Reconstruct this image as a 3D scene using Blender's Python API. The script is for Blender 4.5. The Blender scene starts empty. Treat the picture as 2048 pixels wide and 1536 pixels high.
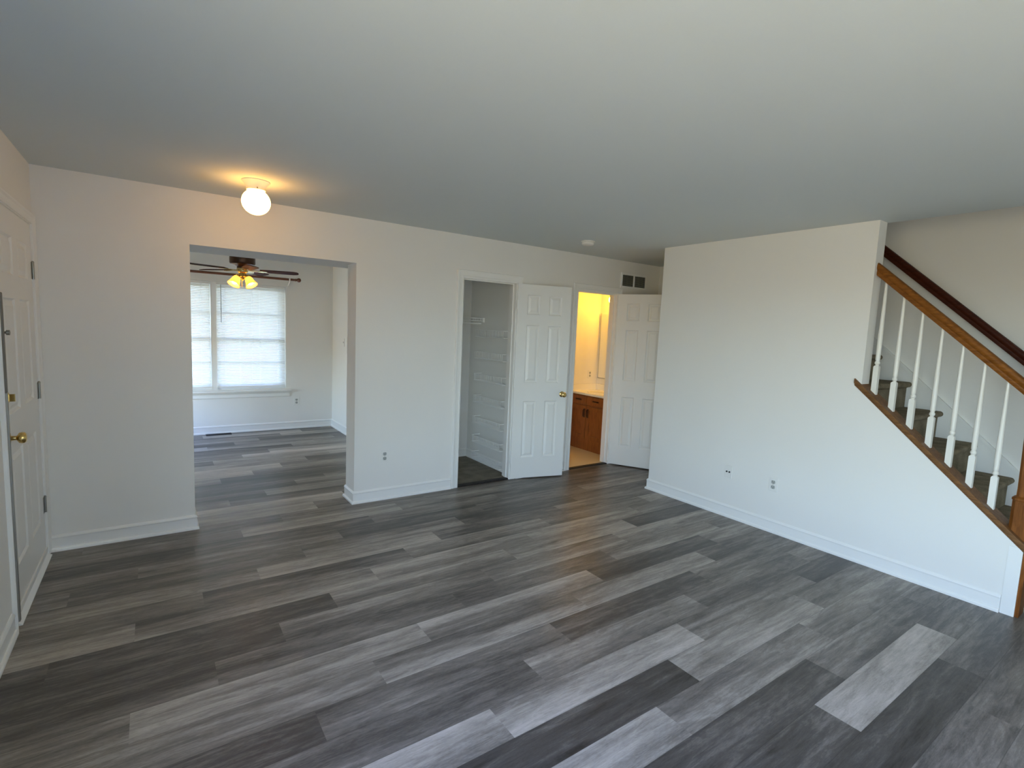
import bpy, bmesh, math, random
from mathutils import Vector, Matrix

SC = bpy.context.scene
COL = SC.collection
PI = math.pi

# ------------------------------------------------------------------ camera
def set_camera():
    cam = bpy.data.cameras.new('camera')
    ob = bpy.data.objects.new('camera', cam)
    COL.objects.link(ob)
    yaw, pitch, roll = 0.6126, -0.1038, 0.0434
    f = Vector((math.sin(yaw) * math.cos(pitch), math.cos(yaw) * math.cos(pitch), math.sin(pitch)))
    r0 = Vector((math.cos(yaw), -math.sin(yaw), 0))
    u0 = r0.cross(f)
    r = r0 * math.cos(roll) + u0 * math.sin(roll)
    u = -r0 * math.sin(roll) + u0 * math.cos(roll)
    m = Matrix(((r.x, u.x, -f.x, 0.5923), (r.y, u.y, -f.y, -4.3248), (r.z, u.z, -f.z, 1.5653), (0, 0, 0, 1)))
    ob.matrix_world = m
    cam.sensor_width = 36.0
    cam.lens = 1024.3 * 36.0 / 2048.0
    cam.clip_start = 0.02
    cam.clip_end = 300
    SC.camera = ob
set_camera()

# ------------------------------------------------------------------ exposure / sky / window light
vs = SC.view_settings
vs.view_transform = 'Standard'
vs.look = 'None'
vs.gamma = 1.0
vs.use_curve_mapping = False
vs.exposure = 0.0
SC.cycles.max_bounces = 14
SC.cycles.diffuse_bounces = 8
SC.cycles.glossy_bounces = 4
SC.cycles.transparent_max_bounces = 16
SC.cycles.sample_clamp_indirect = 8.0
SC.cycles.use_denoising = True
SC.cycles.caustics_reflective = False
SC.cycles.caustics_refractive = False

SKY_ZENITH = (0.06, 0.20, 0.92)
SKY_HORIZON = (0.73, 0.95, 1.0)
GROUND = (0.37, 0.325, 0.215)
SKY_STRENGTH = 24.0

def set_world():
    w = bpy.data.worlds.new('sky')
    SC.world = w
    w.use_nodes = True
    nt = w.node_tree
    nt.nodes.clear()
    out = nt.nodes.new('ShaderNodeOutputWorld')
    bg = nt.nodes.new('ShaderNodeBackground')
    tc = nt.nodes.new('ShaderNodeTexCoord')
    sp = nt.nodes.new('ShaderNodeSeparateXYZ')
    mr = nt.nodes.new('ShaderNodeMapRange')
    mr.inputs['From Min'].default_value = -1
    mr.inputs['From Max'].default_value = 1
    cr = nt.nodes.new('ShaderNodeValToRGB')
    el = cr.color_ramp.elements
    el[0].position = 0.0
    el[0].color = GROUND + (1,)
    el[1].position = 1.0
    el[1].color = SKY_ZENITH + (1,)
    e = el.new(0.49); e.color = GROUND + (1,)
    e = el.new(0.52); e.color = SKY_HORIZON + (1,)
    e = el.new(0.70); e.color = tuple(0.55 * a + 0.45 * b for a, b in zip(SKY_ZENITH, SKY_HORIZON)) + (1,)
    nt.links.new(tc.outputs['Generated'], sp.inputs[0])
    nt.links.new(sp.outputs['Z'], mr.inputs['Value'])
    nt.links.new(mr.outputs[0], cr.inputs[0])
    nt.links.new(cr.outputs[0], bg.inputs['Color'])
    bg.inputs['Strength'].default_value = SKY_STRENGTH
    nt.links.new(bg.outputs[0], out.inputs[0])
set_world()

# living room window on the left (street) wall beside the viewer: (y0, y1, z0, z1)
FRONT_WIN = (-5.5, -3.65, 0.40, 2.15)
FRONT_Y = -5.6
# made-up fill light opening in the wall behind the viewer: (x0, x1, z0, z1)
REAR_FILL_WIN = (2.3, 2.62, 0.60, 2.10)
# dining window: (x0, x1, z0, z1)
DIN_WIN = (0.30, 2.155, 0.60, 2.04)
SIDE_WIN = (2.4, 3.1, 0.2, 1.30)       # y0, y1, z0, z1 on the dining room left wall

def portal(name, loc, rot, sx, sy):
    l = bpy.data.lights.new(name, 'AREA')
    l.shape = 'RECTANGLE'
    l.size = sx
    l.size_y = sy
    l.cycles.is_portal = True
    o = bpy.data.objects.new(name, l)
    COL.objects.link(o)
    o.location = loc
    o.rotation_euler = rot
    return o
portal('street_window_daylight', (-0.14, (FRONT_WIN[0] + FRONT_WIN[1]) / 2, (FRONT_WIN[2] + FRONT_WIN[3]) / 2),
       (0, -PI / 2, 0), FRONT_WIN[3] - FRONT_WIN[2], FRONT_WIN[1] - FRONT_WIN[0])
portal('rear_fill_daylight', ((REAR_FILL_WIN[0] + REAR_FILL_WIN[1]) / 2, FRONT_Y - 0.14, (REAR_FILL_WIN[2] + REAR_FILL_WIN[3]) / 2),
       (PI / 2, 0, 0), REAR_FILL_WIN[1] - REAR_FILL_WIN[0], REAR_FILL_WIN[3] - REAR_FILL_WIN[2])
portal('dining_window_daylight', ((DIN_WIN[0] + DIN_WIN[1]) / 2, 3.74, (DIN_WIN[2] + DIN_WIN[3]) / 2),
       (-PI / 2, 0, 0), DIN_WIN[1] - DIN_WIN[0], DIN_WIN[3] - DIN_WIN[2])
portal('side_window_daylight', (-0.14, (SIDE_WIN[0] + SIDE_WIN[1]) / 2, (SIDE_WIN[2] + SIDE_WIN[3]) / 2),
       (0, -PI / 2, 0), SIDE_WIN[3] - SIDE_WIN[2], SIDE_WIN[1] - SIDE_WIN[0])

# ------------------------------------------------------------------ materials
MATS = {}
def principled(name, color=(.8, .8, .8), rough=.5, metal=0., spec=.5):
    m = bpy.data.materials.new(name)
    m.use_nodes = True
    b = m.node_tree.nodes['Principled BSDF']
    b.inputs['Base Color'].default_value = tuple(color) + (1,)
    b.inputs['Roughness'].default_value = rough
    b.inputs['Metallic'].default_value = metal
    b.inputs['Specular IOR Level'].default_value = spec
    MATS[name] = m
    return m, m.node_tree, b

def node(nt, t, **kw):
    n = nt.nodes.new(t)
    for k, v in kw.items():
        setattr(n, k, v)
    return n

def paint(name, color, rough, bump=0.05, scale=220., var=.015):
    m, nt, b = principled(name, color, rough)
    tc = node(nt, 'ShaderNodeTexCoord')
    n = node(nt, 'ShaderNodeTexNoise')
    n.inputs['Scale'].default_value = scale
    n.inputs['Detail'].default_value = 3
    bp = node(nt, 'ShaderNodeBump')
    bp.inputs['Strength'].default_value = bump
    bp.inputs['Distance'].default_value = .002
    nt.links.new(tc.outputs['Object'], n.inputs['Vector'])
    nt.links.new(n.outputs[0], bp.inputs['Height'])
    nt.links.new(bp.outputs[0], b.inputs['Normal'])
    n2 = node(nt, 'ShaderNodeTexNoise')
    n2.inputs['Scale'].default_value = 1.3
    nt.links.new(tc.outputs['Object'], n2.inputs['Vector'])
    mx = node(nt, 'ShaderNodeMix', data_type='RGBA')
    mx.inputs['A'].default_value = tuple(c * (1 - var) for c in color) + (1,)
    mx.inputs['B'].default_value = tuple(min(1, c * (1 + var)) for c in color) + (1,)
    nt.links.new(n2.outputs[0], mx.inputs['Factor'])
    nt.links.new(mx.outputs['Result'], b.inputs['Base Color'])
    return m

def wood(name, dark, light, rough=.35, scale=(1., 14., 14.), bump=.05):
    m, nt, b = principled(name, light, rough)
    tc = node(nt, 'ShaderNodeTexCoord')
    mp = node(nt, 'ShaderNodeMapping')
    mp.inputs['Scale'].default_value = scale
    n = node(nt, 'ShaderNodeTexNoise')
    n.inputs['Scale'].default_value = 6
    n.inputs['Detail'].default_value = 6
    n.inputs['Distortion'].default_value = .6
    cr = node(nt, 'ShaderNodeValToRGB')
    cr.color_ramp.elements[0].position = .3
    cr.color_ramp.elements[0].color = tuple(dark) + (1,)
    cr.color_ramp.elements[1].position = .7
    cr.color_ramp.elements[1].color = tuple(light) + (1,)
    nt.links.new(tc.outputs['Object'], mp.inputs['Vector'])
    nt.links.new(mp.outputs[0], n.inputs['Vector'])
    nt.links.new(n.outputs[0], cr.inputs[0])
    nt.links.new(cr.outputs[0], b.inputs['Base Color'])
    bp = node(nt, 'ShaderNodeBump')
    bp.inputs['Strength'].default_value = bump
    bp.inputs['Distance'].default_value = .002
    nt.links.new(n.outputs[0], bp.inputs['Height'])
    nt.links.new(bp.outputs[0], b.inputs['Normal'])
    return m

def carpet(name, dark, light, scale=180.):
    m, nt, b = principled(name, light, 1.0, spec=.1)
    tc = node(nt, 'ShaderNodeTexCoord')
    n = node(nt, 'ShaderNodeTexNoise')
    n.inputs['Scale'].default_value = scale
    n.inputs['Detail'].default_value = 4
    n2 = node(nt, 'ShaderNodeTexNoise')
    n2.inputs['Scale'].default_value = 9
    n2.inputs['Detail'].default_value = 3
    ad = node(nt, 'ShaderNodeMath', operation='ADD')
    ml = node(nt, 'ShaderNodeMath', operation='MULTIPLY')
    ml.inputs[1].default_value = .5
    nt.links.new(tc.outputs['Object'], n.inputs['Vector'])
    nt.links.new(tc.outputs['Object'], n2.inputs['Vector'])
    nt.links.new(n.outputs[0], ad.inputs[0])
    nt.links.new(n2.outputs[0], ad.inputs[1])
    nt.links.new(ad.outputs[0], ml.inputs[0])
    cr = node(nt, 'ShaderNodeValToRGB')
    cr.color_ramp.elements[0].position = .38
    cr.color_ramp.elements[0].color = tuple(dark) + (1,)
    cr.color_ramp.elements[1].position = .62
    cr.color_ramp.elements[1].color = tuple(light) + (1,)
    nt.links.new(ml.outputs[0], cr.inputs[0])
    nt.links.new(cr.outputs[0], b.inputs['Base Color'])
    bp = node(nt, 'ShaderNodeBump')
    bp.inputs['Strength'].default_value = .6
    bp.inputs['Distance'].default_value = .006
    nt.links.new(n.outputs[0], bp.inputs['Height'])
    nt.links.new(bp.outputs[0], b.inputs['Normal'])
    return m

def emitter(name, color, strength):
    m = bpy.data.materials.new(name)
    m.use_nodes = True
    nt = m.node_tree
    nt.nodes.clear()
    o = node(nt, 'ShaderNodeOutputMaterial')
    e = node(nt, 'ShaderNodeEmission')
    e.inputs['Color'].default_value = tuple(color) + (1,)
    e.inputs['Strength'].default_value = strength
    nt.links.new(e.outputs[0], o.inputs[0])
    MATS[name] = m
    return m

def pane_glass(name):
    m = bpy.data.materials.new(name)
    m.use_nodes = True
    nt = m.node_tree
    nt.nodes.clear()
    o = node(nt, 'ShaderNodeOutputMaterial')
    t = node(nt, 'ShaderNodeBsdfTransparent')
    t.inputs['Color'].default_value = (.985, .99, .99, 1)
    g = node(nt, 'ShaderNodeBsdfGlossy')
    g.inputs['Roughness'].default_value = .02
    lw = node(nt, 'ShaderNodeLayerWeight')
    lw.inputs['Blend'].default_value = .5
    pw = node(nt, 'ShaderNodeMath', operation='POWER')
    pw.inputs[1].default_value = 5
    nt.links.new(lw.outputs['Facing'], pw.inputs[0])
    fr = node(nt, 'ShaderNodeMath', operation='MULTIPLY_ADD')
    fr.inputs[1].default_value = .6
    fr.inputs[2].default_value = .035
    nt.links.new(pw.outputs[0], fr.inputs[0])
    mx = node(nt, 'ShaderNodeMixShader')
    nt.links.new(fr.outputs[0], mx.inputs[0])
    nt.links.new(t.outputs[0], mx.inputs[1])
    nt.links.new(g.outputs[0], mx.inputs[2])
    nt.links.new(mx.outputs[0], o.inputs[0])
    MATS[name] = m
    return m

def slat_plastic(name, color, trans):
    m = bpy.data.materials.new(name)
    m.use_nodes = True
    nt = m.node_tree
    nt.nodes.clear()
    o = node(nt, 'ShaderNodeOutputMaterial')
    d = node(nt, 'ShaderNodeBsdfDiffuse')
    d.inputs['Color'].default_value = tuple(color) + (1,)
    t = node(nt, 'ShaderNodeBsdfTranslucent')
    t.inputs['Color'].default_value = tuple(color) + (1,)
    mx = node(nt, 'ShaderNodeMixShader')
    mx.inputs[0].default_value = trans
    nt.links.new(d.outputs[0], mx.inputs[1])
    nt.links.new(t.outputs[0], mx.inputs[2])
    nt.links.new(mx.outputs[0], o.inputs[0])
    MATS[name] = m
    return m

def lamp_shade_glass(name, color, glow, strength):
    m = bpy.data.materials.new(name)
    m.use_nodes = True
    nt = m.node_tree
    nt.nodes.clear()
    o = node(nt, 'ShaderNodeOutputMaterial')
    t = node(nt, 'ShaderNodeBsdfTranslucent')
    t.inputs['Color'].default_value = tuple(color) + (1,)
    d = node(nt, 'ShaderNodeBsdfDiffuse')
    d.inputs['Color'].default_value = tuple(color) + (1,)
    mx = node(nt, 'ShaderNodeMixShader')
    mx.inputs[0].default_value = .6
    e = node(nt, 'ShaderNodeEmission')
    e.inputs['Color'].default_value = tuple(glow) + (1,)
    e.inputs['Strength'].default_value = strength
    ad = node(nt, 'ShaderNodeAddShader')
    nt.links.new(d.outputs[0], mx.inputs[1])
    nt.links.new(t.outputs[0], mx.inputs[2])
    nt.links.new(mx.outputs[0], ad.inputs[0])
    nt.links.new(e.outputs[0], ad.inputs[1])
    nt.links.new(ad.outputs[0], o.inputs[0])
    MATS[name] = m
    return m

def plank_material():
    m, nt, b = principled('vinyl_plank', (.2, .2, .2), .42, spec=.4)
    at = node(nt, 'ShaderNodeAttribute', attribute_name='plank')
    sep = node(nt, 'ShaderNodeSeparateColor')
    nt.links.new(at.outputs['Color'], sep.inputs[0])
    tc = node(nt, 'ShaderNodeTexCoord')
    sx = node(nt, 'ShaderNodeSeparateXYZ')
    nt.links.new(tc.outputs['Object'], sx.inputs[0])
    def math_(op, a, bb):
        n = node(nt, 'ShaderNodeMath', operation=op)
        for i, v in enumerate((a, bb)):
            if isinstance(v, (int, float)):
                n.inputs[i].default_value = v
            else:
                nt.links.new(v, n.inputs[i])
        return n.outputs[0]
    ido = math_('MULTIPLY', sep.outputs[1], 57.3)
    def streak(fx, fy, det, dist):
        cx = math_('ADD', math_('MULTIPLY', sx.outputs[0], fx), ido)
        cy = math_('ADD', math_('MULTIPLY', sx.outputs[1], fy), math_('MULTIPLY', ido, 1.7))
        cb = node(nt, 'ShaderNodeCombineXYZ')
        nt.links.new(cx, cb.inputs[0])
        nt.links.new(cy, cb.inputs[1])
        nt.links.new(ido, cb.inputs[2])
        n = node(nt, 'ShaderNodeTexNoise')
        n.inputs['Scale'].default_value = 1
        n.inputs['Detail'].default_value = det
        n.inputs['Roughness'].default_value = .6
        n.inputs['Distortion'].default_value = dist
        nt.links.new(cb.outputs[0], n.inputs['Vector'])
        return n.outputs[0]
    broad = streak(1.3, 13., 2, .5)       # tone bands along the plank
    fine = streak(5., 90., 5, .8)         # grain lines
    knots = streak(4.5, 22., 4, 2.2)      # figured cathedral marks
    pore = streak(60., 300., 2, 0)
    t = math_('ADD', sep.outputs[0], math_('MULTIPLY', math_('SUBTRACT', broad, .5), .78))
    t = math_('ADD', t, math_('MULTIPLY', math_('SUBTRACT', fine, .5), .38))
    t = math_('ADD', t, math_('MULTIPLY', math_('SUBTRACT', knots, .5), .42))
    t = math_('ADD', t, math_('MULTIPLY', math_('SUBTRACT', pore, .5), .22))
    cr = node(nt, 'ShaderNodeValToRGB')
    el = cr.color_ramp.elements
    el[0].position = 0.0
    el[0].color = (.031, .0265, .023, 1)
    el[1].position = 1.0
    el[1].color = (.59, .532, .475, 1)
    e = el.new(.28); e.color = (.092, .080, .070, 1)
    e = el.new(.52); e.color = (.216, .190, .164, 1)
    e = el.new(.76); e.color = (.405, .362, .315, 1)
    nt.links.new(t, cr.inputs[0])
    # hairline seam at each plank's long edges
    edge = math_('MULTIPLY', sep.outputs[2], math_('SUBTRACT', 1.0, sep.outputs[2]))
    seam = node(nt, 'ShaderNodeMapRange')
    seam.inputs['From Min'].default_value = 0
    seam.inputs['From Max'].default_value = .012
    seam.inputs['To Min'].default_value = .55
    seam.inputs['To Max'].default_value = 1
    nt.links.new(edge, seam.inputs['Value'])
    mx = node(nt, 'ShaderNodeMix', data_type='RGBA', blend_type='MULTIPLY')
    mx.inputs['Factor'].default_value = 1
    nt.links.new(cr.outputs[0], mx.inputs['A'])
    nt.links.new(seam.outputs[0], mx.inputs['B'])
    nt.links.new(mx.outputs['Result'], b.inputs['Base Color'])
    bp = node(nt, 'ShaderNodeBump')
    bp.inputs['Strength'].default_value = .18
    bp.inputs['Distance'].default_value = .002
    nt.links.new(fine, bp.inputs['Height'])
    nt.links.new(bp.outputs[0], b.inputs['Normal'])
    rg = node(nt, 'ShaderNodeMapRange')
    rg.inputs['To Min'].default_value = .29
    rg.inputs['To Max'].default_value = .44
    nt.links.new(fine, rg.inputs['Value'])
    nt.links.new(rg.outputs[0], b.inputs['Roughness'])
    return m

M_WALL = paint('wall_paint', (.81, .80, .77), .75, .06, 160.)
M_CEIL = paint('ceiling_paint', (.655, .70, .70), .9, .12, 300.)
M_TRIM = paint('trim_paint', (.84, .84, .82), .38, .01, 60., .005)
M_DOOR = paint('door_paint', (.82, .82, .80), .42, .02, 120., .005)
M_PLASTIC = principled('white_plastic', (.80, .79, .76), .35)[0]
M_PLASTIC_DARK = principled('grey_plastic', (.30, .31, .27), .5)[0]
M_BLACK = principled('black_slot', (.015, .015, .015), .6)[0]
M_BRASS = principled('brass', (.72, .52, .20), .18, 1.0)[0]
M_STEEL = principled('dull_steel', (.36, .36, .33), .4, .9)[0]
M_BRONZE = principled('dark_bronze', (.10, .055, .035), .28, .8)[0]
M_WEATHER = principled('weatherstrip', (.20, .19, .17), .6, .2)[0]
M_THRESH = principled('dark_threshold', (.012, .009, .008), .6)[0]
M_OAK = wood('stained_oak', (.135, .046, .007), (.27, .10, .016), .42, (14., 1.2, 14.))
M_OAK_V = wood('stained_oak_upright', (.13, .042, .008), (.27, .095, .020), .42, (14., 14., 1.2))
M_OAK_CAP = wood('stained_oak_cap', (.11, .05, .018), (.24, .115, .045), .45, (14., 1.2, 14.))
M_CHERRY = wood('dark_cherry_rail', (.035, .007, .003), (.075, .016, .006), .5, (14., 1.2, 14.))
for _m in (M_OAK, M_OAK_V, M_OAK_CAP, M_CHERRY):
    _m.node_tree.nodes['Principled BSDF'].inputs['Specular IOR Level'].default_value = .15
M_ROD = wood('walnut_rod', (.10, .030, .014), (.20, .065, .03), .35, (1.2, 14., 14.))
M_BLADE = wood('fan_blade_wood', (.045, .016, .014), (.085, .034, .03), .7, (4., 4., 4.))
M_BLADE.node_tree.nodes['Principled BSDF'].inputs['Specular IOR Level'].default_value = .15
M_VANITY = wood('honey_oak', (.17, .048, .010), (.31, .10, .022), .4, (14., 14., 1.2))
M_COUNTER = principled('cultured_marble', (.86, .84, .78), .15)[0]
M_BALUSTER = paint('baluster_paint', (.80, .79, .74), .35, .01, 60., .005)
M_CARPET = carpet('stair_carpet', (.15, .125, .085), (.33, .28, .20))
M_CARPET_CLOSET = carpet('closet_carpet', (.16, .14, .11), (.26, .235, .19))
M_BATHFLOOR = paint('bath_vinyl', (.62, .53, .38), .4, .05, 60., .12)
M_WIRE = principled('coated_wire', (.85, .85, .83), .3)[0]
M_MIRROR = principled('mirror', (.92, .92, .92), .02, 1.0)[0]
M_GLASS = pane_glass('window_glass')
M_SLAT = slat_plastic('blind_slat', (.84, .84, .82), .14)
M_VINYL = principled('window_vinyl', (.82, .83, .83), .4)[0]
M_PLANK = plank_material()
M_GLOBE = emitter('opal_globe_lit', (1.0, .50, .115), 16.5)
M_BULB = emitter('bulb_lit', (1.0, .76, .45), 45.0)
M_SHADE = lamp_shade_glass('amber_shade', (.95, .66, .24), (1.0, .52, .09), .7)
M_BATHBULB = emitter('bath_bulb_lit', (1.0, .49, .045), 54.0)

# ------------------------------------------------------------------ mesh building
class MB:
    """collects shapes and links them as ONE mesh object"""
    def __init__(self):
        self.v = []
        self.f = []
    def add(self, vs, fs):
        n = len(self.v)
        self.v += [tuple(p) for p in vs]
        self.f += [tuple(i + n for i in f) for f in fs]
        return self
    def box(self, x0, x1, y0, y1, z0, z1):
        vs = [(x0, y0, z0), (x1, y0, z0), (x1, y1, z0), (x0, y1, z0), (x0, y0, z1), (x1, y0, z1), (x1, y1, z1), (x0, y1, z1)]
        return self.add(vs, [(3, 2, 1, 0), (4, 5, 6, 7), (0, 1, 5, 4), (1, 2, 6, 5), (2, 3, 7, 6), (3, 0, 4, 7)])
    def prism(self, poly, a0, a1, axis):
        """poly: list of 2D points in the two other axes, extruded along axis from a0 to a1"""
        def mk(p, a):
            return {'x': (a, p[0], p[1]), 'y': (p[0], a, p[1]), 'z': (p[0], p[1], a)}[axis]
        n = len(poly)
        vs = [mk(p, a0) for p in poly] + [mk(p, a1) for p in poly]
        fs = [tuple(range(n))[::-1], tuple(range(n, 2 * n))]
        fs += [(i, (i + 1) % n, n + (i + 1) % n, n + i) for i in range(n)]
        return self.add(vs, fs)
    def sweep(self, rings, closed=True, caps=True):
        n = len(rings[0])
        vs = [p for r in rings for p in r]
        fs = []
        m = n if closed else n - 1
        for k in range(len(rings) - 1):
            for i in range(m):
                j = (i + 1) % n
                fs.append((k * n + i, k * n + j, (k + 1) * n + j, (k + 1) * n + i))
        if caps:
            fs.append(tuple(range(n))[::-1])
            fs.append(tuple((len(rings) - 1) * n + i for i in range(n)))
        return self.add(vs, fs)
    def lathe(self, prof, c=(0, 0, 0), axis=(0, 0, 1), seg=24):
        """prof: (radius, height along axis) list"""
        a = Vector(axis).normalized()
        t = Vector((1, 0, 0)) if abs(a.x) < .9 else Vector((0, 1, 0))
        u = a.cross(t).normalized()
        w = a.cross(u)
        c = Vector(c)
        rings = []
        for r, h in prof:
            r = max(r, 1e-4)
            rings.append([c + a * h + (u * math.cos(2 * PI * i / seg) + w * math.sin(2 * PI * i / seg)) * r for i in range(seg)])
        return self.sweep(rings)
    def tube(self, pts, r, seg=8):
        pts = [Vector(p) for p in pts]
        rings = []
        ref = None
        for i, p in enumerate(pts):
            d = (pts[min(i + 1, len(pts) - 1)] - pts[max(i - 1, 0)]).normalized()
            if ref is None:
                t = Vector((0, 0, 1)) if abs(d.z) < .9 else Vector((1, 0, 0))
                ref = d.cross(t).normalized()
            u = (ref - d * ref.dot(d)).normalized()
            ref = u
            w = d.cross(u)
            rings.append([p + (u * math.cos(2 * PI * k / seg) + w * math.sin(2 * PI * k / seg)) * r for k in range(seg)])
        return self.sweep(rings)
    def sphere(self, c, r, seg=20, rings=12, sz=1.0):
        prof = [(r * math.sin(PI * i / rings), -r * sz * math.cos(PI * i / rings)) for i in range(rings + 1)]
        return self.lathe(prof, c, (0, 0, 1), seg)
    def xform(self, M):
        self.v = [tuple(M @ Vector(p)) for p in self.v]
        return self
    def build(self, name, mat, parent=None, smooth=False, bevel=0., origin=None, weld=False):
        me = bpy.data.meshes.new(name)
        vs = self.v
        if origin is not None:
            ov = Vector(origin)
            vs = [tuple(Vector(p) - ov) for p in vs]
        me.from_pydata(vs, [], self.f)
        bm = bmesh.new()
        bm.from_mesh(me)
        if weld:
            bmesh.ops.remove_doubles(bm, verts=bm.verts, dist=1e-5)
        bmesh.ops.recalc_face_normals(bm, faces=bm.faces)
        bm.to_mesh(me)
        bm.free()
        if smooth:
            for p in me.polygons:
                p.use_smooth = True
            try:
                me.set_sharp_from_angle(angle=math.radians(38))
            except Exception:
                pass
        me.materials.append(mat)
        o = bpy.data.objects.new(name, me)
        COL.objects.link(o)
        if origin is not None:
            o.location = origin
        if parent is not None:
            o.parent = parent
        if bevel:
            md = o.modifiers.new('soft_edges', 'BEVEL')
            md.width = bevel
            md.segments = 2
            md.limit_method = 'ANGLE'
        return o

def struct(o, label=None, cat=None):
    o['kind'] = 'structure'
    if label:
        o['label'] = label
    if cat:
        o['category'] = cat
    return o

def thing(name, label, cat, loc=(0, 0, 0), rot=(0, 0, 0), group=None):
    o = bpy.data.objects.new(name, None)
    o.empty_display_size = .05
    COL.objects.link(o)
    o.location = loc
    o.rotation_euler = rot
    o['label'] = label
    o['category'] = cat
    if group:
        o['group'] = group
    return o

# ------------------------------------------------------------------ room dimensions
H = 2.44
WX = 4.7525           # living-room face of the stair wall
WT = 0.1225
Y1, Y2, Y3 = -0.928, -2.766, -3.70
FX = 5.82             # far stair / hall wall
OL, OR_, OH = 0.8154, 1.9952, 2.07
WB = 0.23             # thickness of the wall at the dining opening
WP = 0.115            # partition thickness
DX, DY = 2.80, 3.56   # dining room right wall, window wall
C0, C1, CH = 3.025, 3.632, 2.043       # closet door opening
B0, B1 = 4.482, 5.092                  # bathroom door opening
CLX, CLY = 3.72, 1.04
BY = 1.00
ED0, ED1, EDH = -0.985, -0.065, 2.075  # entry door opening on the left wall
ZT = 4.9

# ------------------------------------------------------------------ floor of planks
PITCH, PLEN, PSTEP, PX0, PY0 = 0.181, 1.2192, 0.3048, 0.177, -3.05
TONES = {
    (-5, 1): (0.45, 0.45), (-5, 2): (0.42, 0.42),
    (-4, 1): (0.30, 0.30), (-4, 2): (0.20, 0.22), (-4, 3): (0.38, 0.38),
    (-3, 0): (0.50, 0.50), (-3, 1): (0.24, 0.24), (-3, 2): (0.72, 0.74), (-3, 3): (0.40, 0.40),
    (-2, 0): (0.40, 0.40), (-2, 1): (0.24, 0.24), (-2, 2): (0.50, 0.36), (-2, 3): (0.45, 0.40),
    (-1, 0): (0.72, 0.60), (-1, 1): (0.44, 0.54), (-1, 2): (0.62, 0.46),
    (0, 1): (0.19, 0.20), (0, 2): (0.58, 0.70), (0, 3): (0.45, 0.40),
    (1, 0): (0.72, 0.52), (1, 1): (0.56, 0.76), (1, 2): (0.42, 0.45), (1, 3): (0.27, 0.22),
    (2, 0): (0.44, 0.40), (2, 1): (0.62, 0.42), (2, 2): (0.45, 0.38), (2, 3): (0.50, 0.40),
    (3, -1): (0.30, 0.25), (3, 0): (0.46, 0.44), (3, 1): (0.30, 0.36), (3, 2): (0.42, 0.38),
    (4, 0): (0.58, 0.56), (4, 1): (0.34, 0.72), (4, 2): (0.54, 0.62), (4, 3): (0.40, 0.36),
    (5, -1): (0.50, 0.50), (5, 0): (0.76, 0.60), (5, 1): (0.74, 0.45), (5, 2): (0.26, 0.26), (5, 3): (0.55, 0.50),
    (6, -1): (0.30, 0.42), (6, 0): (0.42, 0.46), (6, 1): (0.38, 0.42), (6, 2): (0.40, 0.66), (6, 3): (0.50, 0.40),
    (7, -1): (0.25, 0.32), (7, 0): (0.60, 0.42), (7, 1): (0.34, 0.64), (7, 2): (0.60, 0.50),
    (8, -1): (0.30, 0.30), (8, 0): (0.26, 0.30), (8, 1): (0.62, 0.45), (8, 2): (0.45, 0.64), (8, 3): (0.22, 0.22),
    (9, -1): (0.62, 0.62), (9, 0): (0.38, 0.70), (9, 1): (0.72, 0.45), (9, 2): (0.65, 0.50), (9, 3): (0.45, 0.45),
    (10, -1): (0.45, 0.42), (10, 0): (0.28, 0.44), (10, 1): (0.62, 0.40), (10, 2): (0.45, 0.40), (10, 3): (0.60, 0.60),
    (11, -1): (0.42, 0.58), (11, 0): (0.55, 0.72), (11, 1): (0.40, 0.30), (11, 2): (0.50, 0.40), (11, 3): (0.35, 0.35),
    (12, -1): (0.50, 0.50), (12, 0): (0.42, 0.42), (12, 1): (0.38, 0.52), (12, 2): (0.24, 0.30), (12, 3): (0.40, 0.40),
    (13, -1): (0.52, 0.42), (13, 0): (0.45, 0.42), (13, 1): (0.26, 0.32), (13, 2): (0.40, 0.40), (13, 3): (0.55, 0.55),
    (14, -1): (0.24, 0.30), (14, 0): (0.32, 0.42), (14, 1): (0.56, 0.40), (14, 2): (0.35, 0.40), (14, 3): (0.30, 0.40),
    (15, -1): (0.50, 0.40), (15, 0): (0.62, 0.66), (15, 1): (0.50, 0.42), (15, 2): (0.35, 0.35), (15, 3): (0.40, 0.40),
    (16, -1): (0.40, 0.40), (16, 0): (0.42, 0.46), (16, 1): (0.40, 0.40), (16, 2): (0.40, 0.40), (16, 3): (0.35, 0.30),
}
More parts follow.
